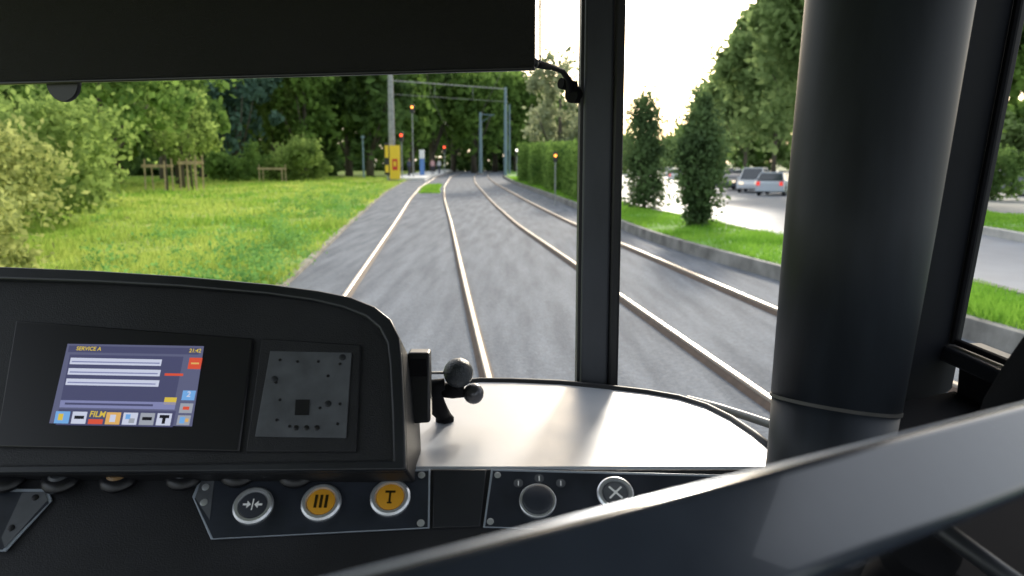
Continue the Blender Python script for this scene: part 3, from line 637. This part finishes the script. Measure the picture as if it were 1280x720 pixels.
hx=empty('radio_box',P(522,485,1.26),'small black box fixed to the right side of the binnacle','radio box')
pts=[P(509,441,1.25),P(537,441,1.25),P(538,529,1.22),P(508,531,1.22)]
MB().prism(pts,(0,.03,0)).build('housing',M['bezel'],hx,bevel=.004,loc=hx.location)
MB().prism([P(513,448,1.247),P(533,448,1.247),P(534,470,1.24),P(513,470,1.24)],(0,-.002,0)).build('grille',M['rubber'],hx,loc=hx.location)
mic=empty('microphone',G(553,528,ZT+.002),'black desk microphone with ball head and metal knob beside the binnacle','microphone')
b0=G(556,526,ZT+.002)
MB().lathe(b0,(0,0,1),[(.016,0),(.016,.006),(.011,.012)],20).build('base',M['rubber'],mic,smooth=True,loc=mic.location)
MB().tube([b0+Vector((0,0,.008)),P(549,512,1.37),P(541,494,1.36),P(545,482,1.36),P(556,480,1.36)],[.012,.015,.016,.014,.010],12).build('stalk',M['rubber'],mic,smooth='all',loc=mic.location)
MB().ball(P(573,466,1.36),.0255,20).build('ball_head',mat('mic_foam',(.035,.042,.052),.35,bump=.3,bscale=300),mic,smooth='all',loc=mic.location)
MB().tube([P(552,488,1.37),P(566,488,1.37),P(580,488,1.37)],[.012,.014,.012],14).tube([P(573,480,1.36),P(573,492,1.37)],.009,8).build('clamp_joint',M['rubber'],mic,smooth='all',loc=mic.location)
MB().ball(P(592,492,1.37),.018,16).build('round_knob',mat('knob_metal',(.10,.10,.11),.3,metal=.6),mic,smooth='all',loc=mic.location)
MB().tube([P(539,466,1.34),P(556,466,1.36)],.0025,8).build('locking_pin',M['greyp'],mic,loc=mic.location)
# cab shell (setting)
cb=M['cab']; ln=M['lining']
struct(MB().box((-1.6,-3.6,.25),(1.0,1.30,.35)).build('cab_floor',M['rubber'])); struct(MB().box((-1.6,-3.6,2.35),(1.05,1.78,2.42)).build('cab_ceiling',ln))
struct(MB().box((-1.66,-3.6,.35),(-1.6,1.6,1.15)).build('cab_wall_left',ln)); struct(MB().box((-1.6,-3.66,.35),(1.0,-3.6,1.2)).build('cab_wall_back',ln))
struct(MB().box((-1.66,-3.6,2.15),(-1.6,1.6,2.35)).build('cab_header_left',ln))
struct(MB().box((.955,-3.6,.35),(1.03,1.66,1.27)).build('cab_wall_right',M['rubber'],bevel=.01))
struct(MB().box((.955,-3.6,2.12),(1.03,1.66,2.35)).build('cab_window_header',cb))
struct(MB().box((.955,.25,1.3),(1.03,.45,2.12)).build('cab_window_post',cb))
ol=[(p.x,p.y+.02,.35) for p in farp]; il=[(p.x,p.y-.03,.35) for p in farp]
mb=MB()
for i in range(len(ol)-1):
    mb.prism([ol[i],ol[i+1],il[i+1],il[i]],(0,0,ZT-.38))
mb.box((-1.6,1.52,.35),(farp[0].x-.005,1.58,1.19)); struct(mb.build('cab_front_wall',cb))
bodyp=mat('body_white',(.5,.5,.48),.4)
ed=[G(a,b,1.215) for a,b in ((862,503),(900,513),(935,524),(965,534),(1000,545),(1040,556))]
tag(MB().tube([p+Vector((0.0,.02,0)) for p in ed],.008,10).build('body_edge',bodyp,smooth='all'),'thin pale outer body edge below the corner glass','trim')
sh=[(.47,1.36),(.62,1.46),(.80,1.58),(.954,1.66),(.954,.2),(.62,.2),(.54,.6),(.515,1.0)]
struct(MB().prism([(a,b,1.15) for a,b in sh],(0,0,.045)).build('cab_side_shelf',M['rubber'],bevel=.008))
# divider
dv=empty('windscreen_divider',(.18,1.62,1.2),'upright dark grey divider between windscreen and corner glass','window pillar')
a=P(724.5,485,1.66)
MB().box((a.x,1.60,1.205),(a.x+.058,1.68,2.35)).build('post',M['pillar'],dv,bevel=.006,loc=dv.location,seg=3)
MB().box((a.x+.0585,1.592,1.205),(a.x+.078,1.65,2.35)).build('inner_gasket',M['gasket'],dv,bevel=.005,loc=dv.location)
MB().box((a.x-.006,1.61,1.21),(a.x-.0005,1.66,2.34)).build('outer_gasket',M['gasket'],dv,loc=dv.location)
# blind
ya=math.radians(14); VU=Vector((math.cos(ya),-math.sin(ya),0)); VNn=Vector((-math.sin(ya),-math.cos(ya),0)); VO=P(668,85,1.25)
def VP_(px,py,o=0): return onpl(px,py,VO+VNn*o,VNn)
bl=empty('roller_blind',VO,'black roller sun blind pulled down across the top of the windscreen','sun blind')
lb=VP_(-350,115); rb=VP_(668,87)
up=Vector((0,0,1))
MB().prism([lb,rb-VU*.01,rb-VU*.003+up*.003,rb+up*.01,rb+up*.42,lb+up*.42],-VNn*.006).build('blind_sheet',M['blind'],bl,loc=bl.location)
MB().prism([lb+VNn*.002-up*.001,rb+VNn*.002-up*.001,rb+VNn*.002+up*.005,lb+VNn*.002+up*.005],-VNn*.012).build('hem_bar',M['bezel'],bl,bevel=.002,loc=bl.location)
MB().lathe(VP_(77,102,-.014),-VNn,[(.035,0),(.037,.003),(.037,.008),(.033,.010)],32).build('pull_tab',M['bezel'],bl,smooth=True,loc=bl.location)
MB().tube([P(675,-60,1.27),P(675,0,1.27),P(675,78,1.27)],.0015,6).build('pull_cord',M['greyp'],bl,loc=bl.location)
br=empty('blind_bracket',P(714,108,1.55),'small dark hooked bracket clamped to the windscreen divider','bracket')
MB().tube([P(664,78,1.27),P(672,80,1.28),P(690,84,1.38),P(703,89,1.46),P(711,100,1.52),P(712,112,1.55)],[.006,.007,.005,.005,.006,.008],8).build('arm',M['rubber'],br,smooth='all',loc=br.location)
MB().tube([P(701,104,1.54),P(718,108,1.56)],.011,12).tube([P(714,118,1.57),P(731,119,1.6)],.017,12).build('clamp',M['rubber'],br,smooth=True,loc=br.location)
MB().ball(P(667,79,1.27),.009,10).build('swivel',M['cabs'],br,smooth='all',loc=br.location)
# big column
cl=empty('cab_column',P(1032,565,1.16),'wide dark grey rounded column between corner glass and side window','column')
cb_=P(1034,575,1.16); ct=P(1112,-20,1.16); d=(ct-cb_)
MB().tube([cb_-d*.25,cb_,cb_+d*.12],[.080,.084,.088],56).build('lower_sleeve',M['column'],cl,smooth='all',loc=cl.location)
MB().tube([cb_+d*.1205,cb_+d*.5,ct,ct+d*.25],[.0895,.102,.115,.118],56).build('shaft',M['column'],cl,smooth='all',loc=cl.location)
MB().tube([cb_+d*.115,cb_+d*.122],.0905,56).build('joint_ring',mat('ring_pale',(.05,.048,.046),.45),cl,smooth=True,loc=cl.location)
cp=empty('side_window_frame',(.95,1.7,1.3),'wide slanted dark frame and sill around the right side window','window frame')
MB().prism([(.60,1.50,1.15),(.948,1.715,1.15),(1.03,1.80,1.15),(.74,1.80,1.15)],(.0,-.206,1.2)).build('corner_post',M['frame'],cp,bevel=.012,loc=cp.location,seg=3)
MB().box((.935,.3,1.25),(1.04,1.72,1.285)).build('sill',M['cabs'],cp,bevel=.006,loc=cp.location)
MB().tube([(.962,1.69,1.295),(.962,1.2,1.295),(.962,.6,1.295)],.008,8).build('lower_gasket',M['rubber'],cp,loc=cp.location)
MB().tube([(.957,1.688,1.29),(.957,1.688-.206*.85,2.31)],.008,8).build('front_gasket',M['rubber'],cp,loc=cp.location)
ar=empty('side_handle',P(1270,490,.95),'thick black handle on the cab side beside the window','handle')
MB().tube([P(1345,400,.9),P(1308,440,.92),P(1280,475,.94),P(1256,510,.95),P(1240,550,.95)],[.026,.028,.026,.024,.022],16).build('grip',M['rubber'],ar,smooth='all',loc=ar.location)
# foreground rail
ra=P(1250,569,.47); rb2=P(1000,651,.36)
dd=(rb2-ra); dn=dd.normalized(); mid=(ra+rb2)/2; vw=(CAM-mid).normalized()
hv=dn.cross(vw).normalized()
if hv.z<0: hv=-hv
fn_=dn.cross(hv).normalized()
if fn_.dot(vw)<0: fn_=-fn_
tl=.22
fn2=(fn_+hv*tl).normalized(); hv2=(hv-fn_*tl).normalized()
gr=empty('grab_rail',ra,'thick dark grey rail crossing diagonally in the near foreground','handrail')
hh=.0255; th=.008
A_=ra-dd*1.3; Bq=rb2+dd*1.75
MB().prism([A_+hv2*hh+fn2*th,A_-hv2*hh+fn2*th,A_-hv2*hh-fn2*th,A_+hv2*hh-fn2*th],Bq-A_).build('bar',M['glove'],gr,bevel=.006,seg=6,loc=gr.location)
es=mat('bar_highlight',(.42,.52,.70),.3,metal=.2)  # painted blue-white highlight, laid as a thin strip on top of the bar
MB().prism([A_+hv2*(hh+.0003)+fn2*(th-.005),A_+hv2*(hh+.0003)+fn2*(-th+.005),A_+hv2*(hh+.0016)+fn2*(-th+.006),A_+hv2*(hh+.0016)+fn2*(th-.006)],Bq-A_).build('highlight_strip',es,gr,loc=gr.location)
sb=empty('seat_mechanism',P(1180,690,.75),'dark metal seat fittings in the lower right corner','seat fittings')
MB().tube([P(1175,660,.72),P(1250,715,.7),P(1300,750,.68)],.009,12).build('rod',M['cabs'],sb,smooth='all',loc=sb.location)
MB().lathe(P(1140,700,.75),(0,-.5,.8),[(.03,0),(.034,.01),(.034,.03),(.02,.035)],24).build('hub',M['rubber'],sb,smooth=True,loc=sb.location)
MB().tube([P(1115,700,.8),P(1090,760,.75)],.02,12).build('lever',M['rubber'],sb,smooth='all',loc=sb.location)
# ---------------------------------------------------------------- world / sun / camera
w=bpy.data.worlds.new('World'); SC.world=w; w.use_nodes=True; nt=w.node_tree
sk=nt.nodes.new('ShaderNodeTexSky'); sk.sky_type='NISHITA'; sk.sun_disc=False
az,elv=math.radians(14),math.radians(20)
sk.sun_elevation=elv; sk.sun_rotation=az; sk.air_density=1.0; sk.dust_density=4; sk.ozone_density=1.0
mxn=nt.nodes.new('ShaderNodeMix'); mxn.data_type='RGBA'; mxn.blend_type='ADD'; mxn.inputs[0].default_value=1
mxn.inputs[7].default_value=(5.9,6.05,6.2,1)
nt.links.new(sk.outputs[0],mxn.inputs[6]); nt.links.new(mxn.outputs[2],nt.nodes['Background'].inputs[0]); nt.nodes['Background'].inputs[1].default_value=.15
sd=bpy.data.lights.new('sun','SUN'); sd.energy=3.2; sd.angle=math.radians(5); sd.color=(1,.92,.79)
so=bpy.data.objects.new('sun',sd); COL.objects.link(so)
dirs=Vector((math.sin(az)*math.cos(elv),math.cos(az)*math.cos(elv),math.sin(elv))); so.rotation_euler=dirs.to_track_quat('Z','Y').to_euler()
cd=bpy.data.cameras.new('camera'); co=bpy.data.objects.new('camera',cd); COL.objects.link(co)
co.location=CAM; co.rotation_euler=(math.radians(90)-TH,0,0); cd.lens=36*F/1280; cd.sensor_width=36; cd.clip_start=.02; cd.clip_end=2000
cd.dof.use_dof=True; cd.dof.focus_distance=1.45; cd.dof.aperture_fstop=5.6
SC.camera=co
SC.view_settings.view_transform='Standard'; SC.view_settings.look='None'; SC.view_settings.exposure=0
